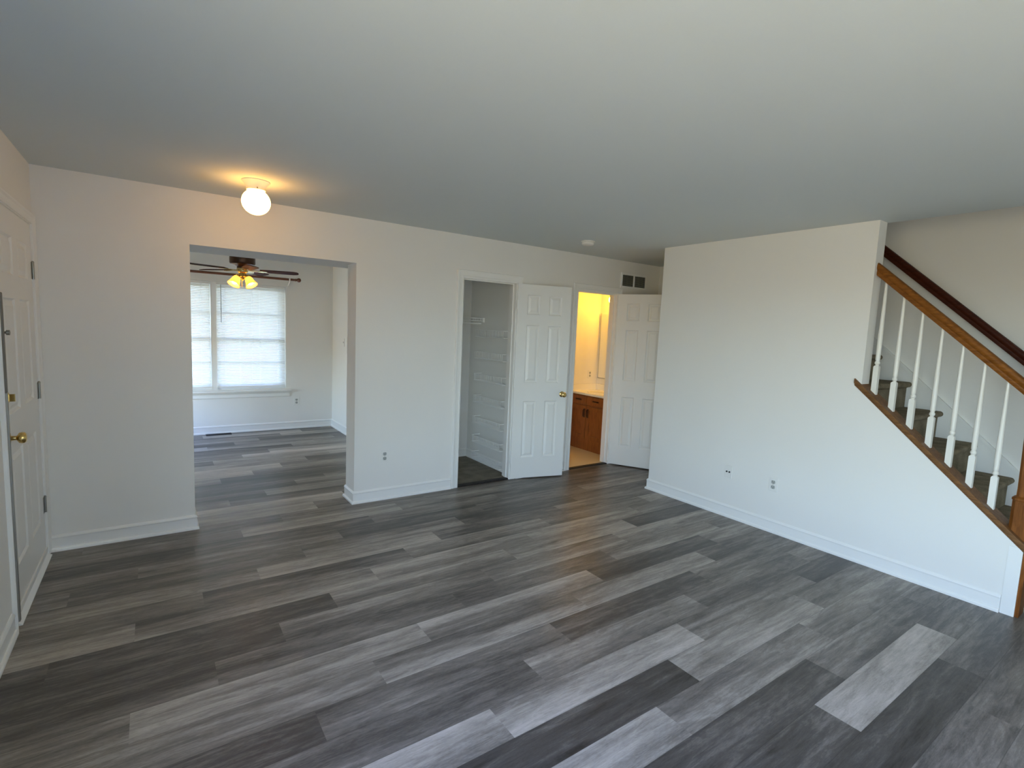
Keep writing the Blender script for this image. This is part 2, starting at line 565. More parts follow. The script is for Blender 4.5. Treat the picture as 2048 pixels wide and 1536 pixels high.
def build_floor():
    rnd = random.Random(11)
    verts, faces, data = [], [], []
    regions = [(-0.12, FX, FRONT_Y - .15, 0.0), (OL, OR_, 0.0, WB), (0.0, DX, WB, DY + .05), (C0 - .03, C1 + .03, 0.0, .05), (B0 - .03, B1 + .03, 0.0, .05)]
    r0 = int(math.floor((FRONT_Y - PY0) / PITCH)) - 1
    r1 = int(math.ceil((DY - PY0) / PITCH)) + 1
    for r in range(r0, r1 + 1):
        ya, yb = PY0 + PITCH * r, PY0 + PITCH * (r + 1)
        off = PX0 + PSTEP * (r % 4)
        for m in range(-2, 6):
            xa = off + PLEN * m
            xb = xa + PLEN
            base = rnd.choice((.22, .30, .38, .42, .48, .52, .58, .66, .74))
            tilt = rnd.uniform(-.18, .18)
            far, near = base + tilt, base - tilt
            if (r, m) in TONES:
                far, near = TONES[(r, m)]
            pid = rnd.random()
            for (gx0, gx1, gy0, gy1) in regions:
                cx0, cx1, cy0, cy1 = max(xa, gx0), min(xb, gx1), max(ya, gy0), min(yb, gy1)
                if cx1 - cx0 < 1e-4 or cy1 - cy0 < 1e-4:
                    continue
                n = len(verts)
                verts += [(cx0, cy0, 0), (cx1, cy0, 0), (cx1, cy1, 0), (cx0, cy1, 0)]
                faces.append((n, n + 1, n + 2, n + 3))
                for yy in (cy0, cy0, cy1, cy1):
                    s = (yy - ya) / PITCH
                    data.append((near + (far - near) * s, pid, s, 1))
    me = bpy.data.meshes.new('floor')
    me.from_pydata(verts, [], faces)
    at = me.color_attributes.new('plank', 'FLOAT_COLOR', 'CORNER')
    for i, d in enumerate(data):
        at.data[i].color = d
    me.materials.append(M_PLANK)
    o = bpy.data.objects.new('floor', me)
    COL.objects.link(o)
    struct(o, 'grey wood-look plank flooring through the living and dining rooms', 'floor')
build_floor()
struct(MB().box(2.92, CLX, .05, CLY, -.05, .012).build('floor_closet', M_CARPET_CLOSET), 'beige carpet on the closet floor', 'floor')
struct(MB().box(3.84, FX, .05, BY, -.05, .006).build('floor_bathroom', M_BATHFLOOR), 'tan vinyl flooring inside the bathroom', 'floor')
struct(MB().box(-.12, FX + .12, FRONT_Y - .15, DY + .2, -.30, -.051).build('floor_slab', M_CEIL), 'slab under the floor', 'floor')

# ------------------------------------------------------------------ ceiling and walls
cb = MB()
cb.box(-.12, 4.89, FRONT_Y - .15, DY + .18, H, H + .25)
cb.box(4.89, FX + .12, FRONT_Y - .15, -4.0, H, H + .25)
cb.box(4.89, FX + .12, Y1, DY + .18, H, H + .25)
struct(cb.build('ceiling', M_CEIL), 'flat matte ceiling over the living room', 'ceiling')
struct(MB().box(4.7, FX + .2, -4.2, -.7, ZT, ZT + .1).build('ceiling_stairwell', M_CEIL), 'ceiling high above the stairs', 'ceiling')

wb = MB()
wb.box(-.12, OL, 0, WB, 0, H)
wb.box(OL, OR_, 0, WB, OH, H)
wb.box(OR_, DX, 0, WB, 0, H)
wb.box(DX, C0 - .02, 0, WP, 0, H)
wb.box(C0 - .02, C1 + .02, 0, WP, CH + .02, H)
wb.box(C1 + .02, B0 - .02, 0, WP, 0, H)
wb.box(B0 - .02, B1 + .02, 0, WP, CH + .02, H)
wb.box(B1 + .02, FX, 0, WP, 0, H)
struct(wb.build('wall_back', M_WALL), 'off-white wall with the dining opening and two doorways', 'wall')
struct(MB().box(0, DX, WB, .50, OH, H).build('wall_bulkhead', M_WALL), 'dropped header behind the dining opening', 'wall')

wr = MB()
RS = 0.90                       # slope of the stair rake
def zc(y):
    return 1.237 + RS * (y + 2.826)
wr.prism([(Y2, 0), (Y1, 0), (Y1, H), (Y2, H), (Y2, zc(Y2) - .028), (Y3, zc(Y3) - .028), (Y3, 0)], WX, WX + WT, 'x')
struct(wr.build('wall_right', M_WALL), 'white wall dropping to a sloped half wall beside the stairs', 'wall')
struct(MB().box(WX + WT, FX, Y1 - .1, Y1, 0, H).build('wall_hall_end', M_WALL))
struct(MB().box(FX, FX + .12, FRONT_Y, DY, 0, ZT).build('wall_stairs', M_WALL), 'shaded wall behind the staircase', 'wall')
us = MB()
us.box(4.77, 4.89, -4.0, Y1, H + .25, ZT)
us.box(4.77, FX, -4.12, -4.0, H + .25, ZT)
us.box(4.77, FX, Y1, Y1 + .12, H + .25, ZT)
struct(us.build('wall_upper_stairwell', M_WALL), 'upper stairwell walls', 'wall')

wl = MB()
y0, y1, z0, z1 = FRONT_WIN
wl.box(-.12, 0, FRONT_Y, y0, 0, H)
wl.box(-.12, 0, y1, ED0 - .02, 0, H)
wl.box(-.12, 0, y0, y1, 0, z0)
wl.box(-.12, 0, y0, y1, z1, H)
wl.box(-.12, 0, ED0 - .02, ED1 + .02, EDH + .02, H)
wl.box(-.12, 0, ED1 + .02, 0, 0, H)
y0, y1, z0, z1 = SIDE_WIN
wl.box(-.12, 0, WB, y0, 0, H)
wl.box(-.12, 0, y1, DY, 0, H)
wl.box(-.12, 0, y0, y1, 0, z0)
wl.box(-.12, 0, y0, y1, z1, H)
struct(wl.build('wall_left', M_WALL), 'off-white wall around the front door', 'wall')

x0, x1, z0, z1 = REAR_FILL_WIN
wf = MB()
wf.box(-.12, x0, FRONT_Y - .12, FRONT_Y, 0, H)
wf.box(x1, FX + .12, FRONT_Y - .12, FRONT_Y, 0, H)
wf.box(x0, x1, FRONT_Y - .12, FRONT_Y, 0, z0)
wf.box(x0, x1, FRONT_Y - .12, FRONT_Y, z1, H)
struct(wf.build('wall_front', M_WALL), 'wall behind the viewer', 'wall')

x0, x1, z0, z1 = DIN_WIN
wd = MB()
wd.box(-.12, x0, DY, DY + .16, 0, H)
wd.box(x1, DX + .12, DY, DY + .16, 0, H)
wd.box(x0, x1, DY, DY + .16, 0, z0)
wd.box(x0, x1, DY, DY + .16, z1, H)
struct(wd.build('wall_dining', M_WALL), 'dining room wall around the double window', 'wall')
struct(MB().box(DX, DX + .12, WB, DY, 0, H).build('wall_dining_right', M_WALL), 'dining room side wall beyond the opening', 'wall')
wc = MB()
wc.box(2.92, CLX, CLY, CLY + .1, 0, H)
wc.box(CLX, CLX + .12, WP, CLY + .1, 0, H)
struct(wc.build('wall_closet', M_WALL), 'closet walls in shade', 'wall')
struct(MB().box(CLX + .12, FX, BY, BY + .1, 0, H).build('wall_bathroom', M_WALL), 'bathroom wall lit yellow', 'wall')

# ------------------------------------------------------------------ baseboards and casings
BASE = [(0, .108), (.005, .108), (.009, .102), (.0135, .092), (.0105, .083), (.0105, .023), (.018, .0215), (.0225, .013), (.023, 0), (0, 0)]
def baseboard(name, pts, label=None):
    """pts: floor polyline with the room on its right-hand side"""
    P = [Vector((p[0], p[1])) for p in pts]
    nrm = []
    for i in range(len(P) - 1):
        d = (P[i + 1] - P[i]).normalized()
        nrm.append(Vector((d.y, -d.x)))
    rings = []
    for i, p in enumerate(P):
        if i == 0:
            off = nrm[0]
        elif i == len(P) - 1:
            off = nrm[-1]
        else:
            s = nrm[i - 1] + nrm[i]
            off = s * (2 / s.length_squared)
        rings.append([(p.x + off.x * d, p.y + off.y * d, z) for d, z in BASE])
    m = MB().sweep(rings)
    return struct(m.build(name, M_TRIM), label, 'baseboard')
baseboard('baseboard_back', [(0, 0), (OL, 0), (OL, WB), (.02, WB)], 'white baseboard left of the dining opening, wrapping its corner')
baseboard('baseboard_middle', [(DX, WB), (OR_, WB), (OR_, 0), (2.943, 0)], 'white baseboard between the dining opening and the closet')
baseboard('baseboard_hall', [(3.712, 0), (4.397, 0)])
baseboard('baseboard_hall_right', [(5.158, 0), (FX, 0), (FX, Y1)])
baseboard('baseboard_dining', [(0.02, DY), (DX, DY), (DX, WB)], 'white baseboard around the dining room')
baseboard('baseboard_right', [(WX + .6, Y1), (WX, Y1), (WX, -3.635)], 'white baseboard along the stair wall')
baseboard('baseboard_left', [(0, FRONT_Y), (0, -1.065)], 'white baseboard beside the front door')
baseboard('baseboard_closet', [(2.92, CLY), (CLX, CLY), (CLX, WP)])
baseboard('baseboard_bathroom', [(3.84, BY), (5.33, BY)])

CAS = [(0, 0), (0, .009), (.012, .012), (.020, .010), (.042, .013), (.056, .018), (.066, .018), (.070, .012), (.070, 0)]
def casing(name, a0, a1, zt, face, axis, sgn, label=None, reveal=.006, prof=CAS, zb=0.):
    """door casing: opening a0..a1 along axis 'x' or 'y', on plane `face` of the other axis, standing out in direction sgn"""
    rings = []
    def P(a, z, d):
        return (a, face + sgn * d, z) if axis == 'x' else (face + sgn * d, a, z)
    a0 -= reveal
    a1 += reveal
    zt += reveal
    for k in range(4):
        ring = []
        for u, d in prof:
            a, z = [(a0 - u, zb), (a0 - u, zt + u), (a1 + u, zt + u), (a1 + u, zb)][k]
            ring.append(P(a, z, d))
        rings.append(ring)
    return struct(MB().sweep(rings).build(name, M_TRIM), label, 'trim')
casing('trim_1', C0, C1, CH, 0, 'x', -1, 'white casing around the closet doorway')
casing('trim_2', B0, B1, CH, 0, 'x', -1, 'white casing around the bathroom doorway')
casing('trim_3', ED0, ED1, EDH, 0, 'y', 1, 'white casing around the front door', prof=[(u * .8, d) for u, d in CAS])

def jamb(name, a0, a1, zt, stop_y):
    m = MB()
    m.box(a0 - .02, a0, -.002, WP + .002, 0, zt + .02)
    m.box(a1, a1 + .02, -.002, WP + .002, 0, zt + .02)
    m.box(a0, a1, -.002, WP + .002, zt, zt + .02)
    m.box(a0, a0 + .011, stop_y, stop_y + .034, 0, zt)
    m.box(a1 - .011, a1, stop_y, stop_y + .034, 0, zt)
    m.box(a0 + .011, a1 - .011, stop_y, stop_y + .034, zt - .011, zt)
    return struct(m.build(name, M_TRIM))
jamb('trim_4', C0, C1, CH, .038)
jamb('trim_5', B0, B1, CH, .038)
m = MB()
m.box(-.12, .002, ED1, ED1 + .02, 0, EDH + .02)
m.box(-.12, .002, ED0 - .02, ED0, 0, EDH + .02)
m.box(-.12, .002, ED0, ED1, EDH, EDH + .02)
struct(m.build('trim_6', M_TRIM))
struct(MB().box(C0, C1, -.004, .055, 0, .013).build('trim_7', M_THRESH, bevel=.004), 'dark strip across the closet doorway', 'threshold')
struct(MB().box(B0, B1, -.004, .052, 0, .010).build('trim_8', M_THRESH, bevel=.003), 'dark strip across the bathroom doorway', 'threshold')
struct(MB().prism([(-.12, 0), (-.12, .028), (-.045, .028), (-.01, .022), (.024, .004), (.024, 0)], ED0, ED1, 'y').build('trim_9', M_TRIM), 'pale threshold under the front door', 'threshold')
# corner board, rake moulding and end board of the half wall
struct(MB().box(WX - .008, WX, Y3, -3.638, 0, zc(-3.70) - .03).build('trim_10', M_TRIM), 'white corner board at the low end of the half wall', 'trim')
rk = MB()
rk.prism([(Y2 + .02, zc(Y2 + .02) - .03), (Y3, zc(Y3) - .03), (Y3, zc(Y3) - .10), (Y2 + .02, zc(Y2 + .02) - .10)], WX - .004, WX, 'x')
struct(rk.build('trim_11', M_WALL), 'white rake board under the stair cap', 'trim')
struct(MB().box(WX + .004, WX + WT - .002, Y3 - .018, Y3, 0, zc(Y3) - .04).build('trim_12', M_OAK_V), 'brown wood board on the end of the half wall', 'trim')

# ------------------------------------------------------------------ panel doors
def panel_door(w, z0, z1, t, cols, rows, flip=False):
    """slab: local x 0..w, y 0..t, raised panels on both faces"""
    m = MB()
    xs = sorted({0, w} | {c for ab in cols for c in ab})
    zs = sorted({z0, z1} | {c for ab in rows for c in ab})
    ispan = lambda a, b, L: any(abs(a - p) < 1e-6 and abs(b - q) < 1e-6 for p, q in L)
    for (yf, s) in ((0, 1), (t, -1)):
        for i in range(len(xs) - 1):
            for k in range(len(zs) - 1):
                xa, xb, za, zb = xs[i], xs[i + 1], zs[k], zs[k + 1]
                if ispan(xa, xb, cols) and ispan(za, zb, rows):
                    steps = [(0, 0), (.010, .010), (.018, .0105), (.040, .002)]
                    rings = []
                    for ins, dep in steps:
                        y = yf + s * dep
                        rings.append([(xa + ins, y, za + ins), (xb - ins, y, za + ins), (xb - ins, y, zb - ins), (xa + ins, y, zb - ins)])
                    n = len(m.v)
                    m.v += [p for r in rings for p in r]
                    for q in range(len(rings) - 1):
                        for e in range(4):
                            m.f.append((n + q * 4 + e, n + q * 4 + (e + 1) % 4, n + q * 4 + 4 + (e + 1) % 4, n + q * 4 + 4 + e))
                    m.f.append(tuple(n + (len(rings) - 1) * 4 + e for e in range(4)))
                else:
                    m.add([(xa, yf, za), (xb, yf, za), (xb, yf, zb), (xa, yf, zb)], [(0, 1, 2, 3)])
    for (xa) in (0, w):
        for k in range(len(zs) - 1):
            m.add([(xa, 0, zs[k]), (xa, t, zs[k]), (xa, t, zs[k + 1]), (xa, 0, zs[k + 1])], [(0, 1, 2, 3)])
    for za in (z0, z1):
        for i in range(len(xs) - 1):
            m.add([(xs[i], 0, za), (xs[i], t, za), (xs[i + 1], t, za), (xs[i + 1], 0, za)], [(0, 1, 2, 3)])
    return m

KNOB = [(.0305, 0), (.0305, .003), (.026, .008), (.012, .011), (.0105, .030), (.016, .034), (.0255, .040), (.0275, .050), (.0265, .060), (.021, .066), (.012, .068), (0.0, .0685)]
def door_knob(parent, x, y, z, sgn, mat=M_BRASS):
    return MB().lathe(KNOB, (x, y, z), (0, sgn, 0), 24).build('door_knob', mat, parent, smooth=True)
def hinge(parent, x, y, z, mat, leaf=(0, 0, 0, 0), h=.09):
    m = MB().lathe([(.0065, -h / 2), (.0065, h / 2)], (x, y, z), (0, 0, 1), 10)
    m.lathe([(.008, h / 2), (.004, h / 2 + .008)], (x, y, z), (0, 0, 1), 10)
    if leaf != (0, 0, 0, 0):
        m.box(leaf[0], leaf[1], leaf[2], leaf[3], z - h / 2, z + h / 2)
    return m.build('hinge', mat, parent, smooth=True)

COLS24 = [(.110, .258), (.356, .504)]
ROWS = [(.235, .838), (1.032, 1.630), (1.737, 1.938)]
def interior_door(name, px, py, ang, label, knob=True):
    d = panel_door(.61, .013, 2.045, .035, COLS24, ROWS).build(name, M_DOOR, weld=True)
    d.location = (px, py, 0)
    d.rotation_euler = (0, 0, ang)
    struct(d, label, 'door')
    if knob:
        for yy, s in ((0, -1), (.035, 1)):
            k = door_knob(d, .555, yy, .908, s)
        MB().box(.6095, .612, .006, .029, .88, .94).build('latch_plate', M_BRASS, d)
    for z in (.22, 1.03, 1.83):
        h = hinge(d, -.004, -.004, z, M_TRIM, (0, .012, -.002, .0))
    return d
a1 = math.atan2(-.15, .59)
interior_door('door_2', 3.642, -.022, a1, 'white six-panel closet door with a brass knob, swung open')
a2 = math.atan2(-.43, .25)
interior_door('door_3', 5.094, -.022, a2, 'white six-panel bathroom door, swung open, partly hidden by the stair wall')

def entry_door():
    w = ED1 - ED0 - .006
    z0_, z1_ = .032, EDH - .004
    cols = [(.135, .395), (.515, .775)]
    rows = [(.26, .84), (1.04, 1.62), (1.74, 1.94)]
    d = panel_door(w, z0_, z1_, .044, cols, rows).build('door_1', M_DOOR, weld=True)
    # local x runs from hinge side (y = ED1) towards the latch (y = ED0); the local -y face looks into the room (+x)
    d.rotation_euler = (0, 0, -PI / 2)
    d.location = (-.046, ED1 - .003, 0)
    # local +y face lies at world x = -.046 + .044
    struct(d, 'white six-panel front door with brass knob and deadbolt', 'door')
    lx = w - .07
    door_knob(d, lx, .044, .935, 1)
    m = MB().lathe([(.029, 0), (.029, .006), (.024, .012), (.010, .013)], (lx, .044, 1.135), (0, 1, 0), 24)
    m.box(lx - .0045, lx + .0045, .050, .078, 1.117, 1.153)
    m.build('deadbolt', M_BRASS, d, smooth=True)
    g = MB().lathe([(.010, 0), (.010, .012), (.006, .014), (.006, .020), (.012, .022), (.012, .034), (.004, .036)], (w - .035, .044, 1.452), (0, 1, 0), 16)
    g.box(w - .055, w - .004, .044, .049, 1.425, 1.479)
    g.build('door_guard', M_STEEL, d, smooth=True)
    for z in (.34, 1.07, 1.80):
        hinge(d, -.001, .050, z, M_STEEL, (0, .030, .0435, .0455), .10)
    MB().box(.01, w - .01, .044, .052, z0_, z0_ + .03).build('door_sweep', M_TRIM, d)
    MB().box(w - .0005, w + .0020, .004, .0405, .2, 1.98).build('weatherstrip', M_WEATHER, d)
    return d
entry_door()
struct(MB().box(0, .020, ED0 - .022, ED0 + .002, .03, 1.17).build('trim_13', M_STEEL, bevel=.003), 'grey metal strip down the latch side of the front door', 'trim')
struct(MB().box(0, .020, ED0 - .022, ED0 + .002, 1.17, 1.64).build('trim_16', M_WEATHER, bevel=.003), 'dark upper part of the strip beside the front door', 'trim')

# ------------------------------------------------------------------ stairs
RISE, RUN = .2133, .2325
def nose_y(n):
    return -3.442 + RUN * (n - 3)
def make_stairs():
    t = thing('staircase', 'carpeted staircase climbing behind the half wall', 'stairs', (5.34, nose_y(1), 0))
    for n in range(1, 12):
        z, y = RISE * n, nose_y(n)
        ya = nose_y(n + 1) + .034
        r = .022
        poly = [(ya, z), (y + r, z)]
        for k in range(1, 8):
            a = PI / 2 + PI * k / 8
            poly.append((y + r + r * math.cos(a), z - r + r * math.sin(a)))
        poly += [(y + r, z - 2 * r), (y + .034, z - 2 * r - .008), (y + .034, z - RISE), (ya, z - RISE)]
        MB().prism(poly, WX + WT + .004, FX - .022, 'x').build('step', M_CARPET, t, smooth=True, origin=(5.34, y, z)).location = Vector((5.34, y, z)) - t.location
    return t
make_stairs()
def slope_prism(ya, yb, za_top, za_bot, x0, x1, sl=RS):
    """bar following the stair slope between ya and yb; heights given at y = -2.826"""
    f = lambda y, z: z + sl * (y + 2.826)
    return MB().prism([(ya, f(ya, za_top)), (yb, f(yb, za_top)), (yb, f(yb, za_bot)), (ya, f(ya, za_bot))], x0, x1, 'x')
# skirt board on the far wall
sk = MB().prism([(-3.95, .235), (-3.462, .688), (-1.6, 2.410), (-1.6, 2.0), (-2.9, .6), (-3.3, .2), (-3.6, 0), (-3.95, 0)], FX - .02, FX, 'x')
struct(sk.build('trim_14', M_TRIM), 'white skirt board running up the far stair wall', 'trim')
struct(MB().prism([(-3.95, .24), (-3.462, .693), (-1.6, 2.415), (-1.6, 2.385), (-3.462, .663), (-3.95, .21)], FX - .036, FX - .02, 'x').build('trim_15', M_TRIM))

RAILX = WX + .062
def rail_profile(cx, zbot, w=.058, h=.084):
    # (x, vertical offset) ring, rounded top with a finger groove
    return [(cx - w * .34, 0), (cx + w * .34, 0), (cx + w * .40, h * .18), (cx + w * .34, h * .36), (cx + w * .5, h * .55), (cx + w * .5, h * .75),
            (cx + w * .38, h * .93), (cx + w * .16, h), (cx - w * .16, h), (cx - w * .38, h * .93), (cx - w * .5, h * .75), (cx - w * .5, h * .55), (cx - w * .34, h * .36), (cx - w * .40, h * .18)]
def sloped_rail(cx, ya, yb, zb_at, w=.058, h=.084, sl=RS):
    rings = []
    for y in (ya, yb):
        z = zb_at + sl * (y + 2.826)
        rings.append([(x, y, z + dz) for x, dz in rail_profile(cx, 0, w, h)])
    return MB().sweep(rings)
def make_balustrade():
    t = thing('stair_railing', 'stained wood stair railing with seven white balusters on the half wall', 'railing', (RAILX, Y3, zc(Y3)))
    L = t.location
    def fix(o):
        o.location = Vector(o.location) - L
        return o
    cap = slope_prism(-2.722, -3.722, 1.237, 1.237 - .034, WX - .022, WX + WT + .002)
    cap.prism([(-2.722, zc(-2.722) - .034), (-3.716, zc(-3.716) - .034), (-3.716, zc(-3.716) - .050), (-2.722, zc(-2.722) - .050)], WX - .010, WX + WT + .001, 'x')
    fix(cap.build('rail_cap', M_OAK_CAP, t, bevel=.004))
    fix(sloped_rail(RAILX, Y2, -3.635, 2.012, .060, .088).build('handrail', M_OAK, t, smooth=True))
    for i in range(7):
        y = -2.826 - .1157 * i
        zb = zc(y)
        zt = 2.018 + RS * (y + 2.826)
        m = MB()
        s = .0165
        e = RS * s
        zk = zb + .185
        ch = .006
        m.sweep([[(RAILX - s, y - s, zb - e - .001), (RAILX + s, y - s, zb - e - .001), (RAILX + s, y + s, zb + e - .001), (RAILX - s, y + s, zb + e - .001)],
                 [(RAILX - s, y - s, zk), (RAILX + s, y - s, zk), (RAILX + s, y + s, zk), (RAILX - s, y + s, zk)],
                 [(RAILX - s + ch, y - s + ch, zk + .008), (RAILX + s - ch, y - s + ch, zk + .008), (RAILX + s - ch, y + s - ch, zk + .008), (RAILX - s + ch, y + s - ch, zk + .008)]])
        hgt = zt - zk + .012
        m.lathe([(.0105, .006), (.0105, .014), (.0155, .020), (.0165, .027), (.0150, .034), (.0115, .038), (.0115, .044), (.0140, .048), (.0140, .053), (.0150, .12), (.0150, .20), (.0130, .30), (.0105, hgt * .72), (.0082, hgt)], (RAILX, y, zk), (0, 0, 1), 16)
        o = m.build('baluster', M_BALUSTER, t, smooth=True, origin=(RAILX, y, zb))
        o.location = Vector(o.location) - L
    # newel post standing on the cap
    y = -3.662
    s = .046
    m = MB()
    e = RS * s
    zb = zc(y)
    def ring(h, z0a, z1a):
        c = h * .35
        pts = [(-h, -h + c), (-h + c, -h), (h - c, -h), (h, -h + c), (h, h - c), (h - c, h), (-h + c, h), (-h, h - c)]
        return [(RAILX + px, y + py, (z0a if z1a is None else z0a + RS * py)) for px, py in pts]
    m.sweep([ring(s, zb, 1), ring(s, .690, None), ring(s + .004, .694, None), ring(s + .004, .706, None), ring(s - .012, .716, None), ring(s - .013, .76, None), ring(s - .010, 1.0, None), ring(s - .006, 1.22, None)])
    m.box(RAILX - .043, RAILX + .043, y - .043, y + .043, 1.22, 1.46)
    m.lathe([(.05, 1.46), (.056, 1.475), (.03, 1.49), (.035, 1.51), (.046, 1.535), (.04, 1.565), (.02, 1.582), (0, 1.585)], (RAILX, y, 0), (0, 0, 1), 20)
    for k in (-1, 0, 1):   # raised flutes on the base block
        m.box(RAILX - s - .003, RAILX - s + .004, y + k * .022 - .007, y + k * .022 + .007, zb + .055, .682)
        m.box(RAILX + k * .022 - .007, RAILX + k * .022 + .007, y - s - .003, y - s + .004, zb - .0, .682)
    fix(m.build('newel_post', M_OAK_V, t))
make_balustrade()
def make_wall_rail():
    t = thing('wall_handrail', 'dark stained handrail mounted on the far stair wall', 'handrail', (FX, -2.8, 1.9))
    L = t.location
    o = sloped_rail(5.755, -1.55, -3.95, 1.998, .055, .092).build('rail', M_CHERRY, t, smooth=True)
    o.location = -L
    for y in (-3.80, -1.85):
        z = 1.998 + RS * (y + 2.826)
        b = MB().tube([(FX - .004, y, z - .075), (FX - .04, y, z - .075), (5.755, y, z - .05), (5.755, y, z + .004)], .008)
        b.lathe([(.028, 0), (.028, .006), (.012, .012)], (FX, y, z - .075), (-1, 0, 0), 16)
        o = b.build('rail_bracket', M_BRASS, t, smooth=True)
        o.location = -L
make_wall_rail()

# ------------------------------------------------------------------ dining window, blinds, rod
def make_window():
    x0, x1, z0, z1 = DIN_WIN
    y = DY + .085
    t = bpy.data.objects.new('window_1', None)
    COL.objects.link(t)
    t.location = ((x0 + x1) / 2, y, z0)
    L = t.location
    struct(t, 'white double dining window with grid panes', 'window')
    def fix(o):
        o.location = Vector(o.location) - L
        return o
    xm0, xm1 = 1.222, 1.290
    fr = MB()
    fr.box(x0, x1, y - .03, y + .06, z0, z0 + .035)
    fr.box(x0, x1, y - .03, y + .06, z1 - .035, z1)
    fr.box(x0, x0 + .03, y - .031, y + .06, z0 + .035, z1 - .035)
    fr.box(x1 - .052, x1 - .012, y - .031, y + .06, z0 + .035, z1 - .035)
    fr.box(x1 - .012, x1, y - .082, y - .032, z0, z1)
    fr.box(xm0, xm1, y - .055, y + .059, z0 + .001, z1 - .001)
    fix(fr.build('window_frame', M_VINYL, t))
    for (a, b) in ((x0 + .03, xm0), (xm1, x1 - .052)):
        for (c, d, yy) in ((z0 + .035, 1.305, y - .01), (1.275, z1 - .035, y + .025)):
            s = MB()
            s.box(a, b, yy - .012, yy + .012, c, c + .032)
            s.box(a, b, yy - .012, yy + .012, d - .032, d)
            s.box(a, a + .03, yy - .012, yy + .012, c + .032, d - .032)
            s.box(b - .03, b, yy - .012, yy + .012, c + .032, d - .032)
            sash = fix(s.build('sash', M_VINYL, t))
            w3 = (b - a - .06) / 3
            g = MB()
            for k in (1, 2):
                xx = a + .03 + w3 * k
                g.box(xx - .010, xx + .010, yy - .007, yy + .007, c + .032, d - .032)
            zz = (c + d) / 2
            g.box(a + .03, b - .03, yy - .0068, yy + .0068, zz - .010, zz + .010)
            o = g.build('muntin_grid', M_VINYL, sash)
            o.location = -L - sash.location
            p = MB().box(a + .03, b - .03, yy - .002, yy + .002, c + .032, d - .032).build('pane', M_GLASS, sash)
            p.location = -L - sash.location
    st = MB().prism([(DY - .055, .560), (DY - .060, .566), (DY - .060, .580), (DY - .055, .585), (y - .03, .598), (y - .03, .560)], x0 - .06, x1 + .055, 'x')
    fix(st.build('window_stool', M_TRIM, t))
    ap = MB().prism([(DY, .560), (DY - .018, .560), (DY - .018, .545), (DY - .012, .530), (DY - .014, .490), (DY - .008, .478), (DY, .478)], x0 - .03, x1 + .035, 'x')
    fix(ap.build('window_apron', M_TRIM, t))
make_window()

def make_blind(x0, x1, label, wand):
    yb = DY + .022
    z1, z0 = 2.035, .628
    t = thing('window_blind', label, 'blind', ((x0 + x1) / 2, yb, z1), group='mini blinds in the dining window')
    L = t.location
    def fix(o):
        o.location = Vector(o.location) - L
        return o
    fix(MB().box(x0, x1, yb - .014, yb + .014, z1 - .030, z1).build('head_rail', M_PLASTIC, t))
    fix(MB().box(x0, x1, yb - .012, yb + .012, z0, z0 + .014).build('bottom_rail', M_PLASTIC, t))
    s = MB()
    n = int((z1 - .045 - z0 - .02) / .0215) + 1
    ca, sa = math.cos(math.radians(-50)), math.sin(math.radians(-50))
    for i in range(n):
        zz = z0 + .030 + .0215 * i
        ring = []
        for u, h in ((-.0125, 0), (-.006, .0018), (0, .0024), (.006, .0018), (.0125, 0)):
            ring.append((u * ca - h * sa, u * sa + h * ca))
        vs = []
        for x in (x0 + .003, x1 - .003):
            vs += [(x, yb + a, zz + b) for a, b in ring]
        s.add(vs, [(k, k + 1, 6 + k, 5 + k) for k in range(4)])
    o = fix(s.build('slats', M_SLAT, t, smooth=True))
    for fx in (.12, .5, .88):
        xx = x0 + (x1 - x0) * fx
        fix(MB().box(xx - .001, xx + .001, yb - .0145, yb - .0135, z0 + .01, z1 - .03).build('ladder_cord', M_PLASTIC, t))
    if wand:
        fix(MB().tube([(x0 + .055, yb - .022, z1 - .03), (x0 + .057, yb - .024, z1 - .53)], .004).build('tilt_wand', M_PLASTIC_DARK, t))
make_blind(.335, 1.215, 'white mini blind covering the left half of the dining window', False)
make_blind(1.285, 2.140, 'white mini blind with a tilt wand covering the right half of the dining window', True)

def make_rod():
    y, z = DY - .10, 2.142
    t = thing('curtain_rod', 'bare brown wooden curtain rod above the dining window', 'curtain rod', (1.25, y, z))
    L = t.location
    def fix(o):
        o.location = Vector(o.location) - L
        return o
    fix(MB().tube([(.15, y, z), (2.255, y, z)], .0165, 16).build('rod', M_ROD, t, smooth=True))
    for xe, s in ((2.255, 1), (.15, -1)):
        fix(MB().lathe([(.0165, 0), (.022, .004), (.014, .014), (.014, .018), (.026, .030), (.031, .046), (.026, .062), (.012, .073), (0, .075)], (xe, y, z), (s, 0, 0), 18).build('finial', M_ROD, t, smooth=True))
    for xb in (2.175, .25):
        m = MB().box(xb - .011, xb + .011, DY - .012, DY, z - .115, z + .02)
        m.tube([(xb, DY - .01, z - .08), (xb, DY - .05, z - .06), (xb, y - .024, z - .022), (xb, y - .024, z + .012)], .009)
        m.tube([(xb, y - .024, z - .022), (xb, y, z - .026), (xb, y + .026, z - .012)], .009)
        fix(m.build('rod_bracket', M_PLASTIC, t, smooth=True))
make_rod()

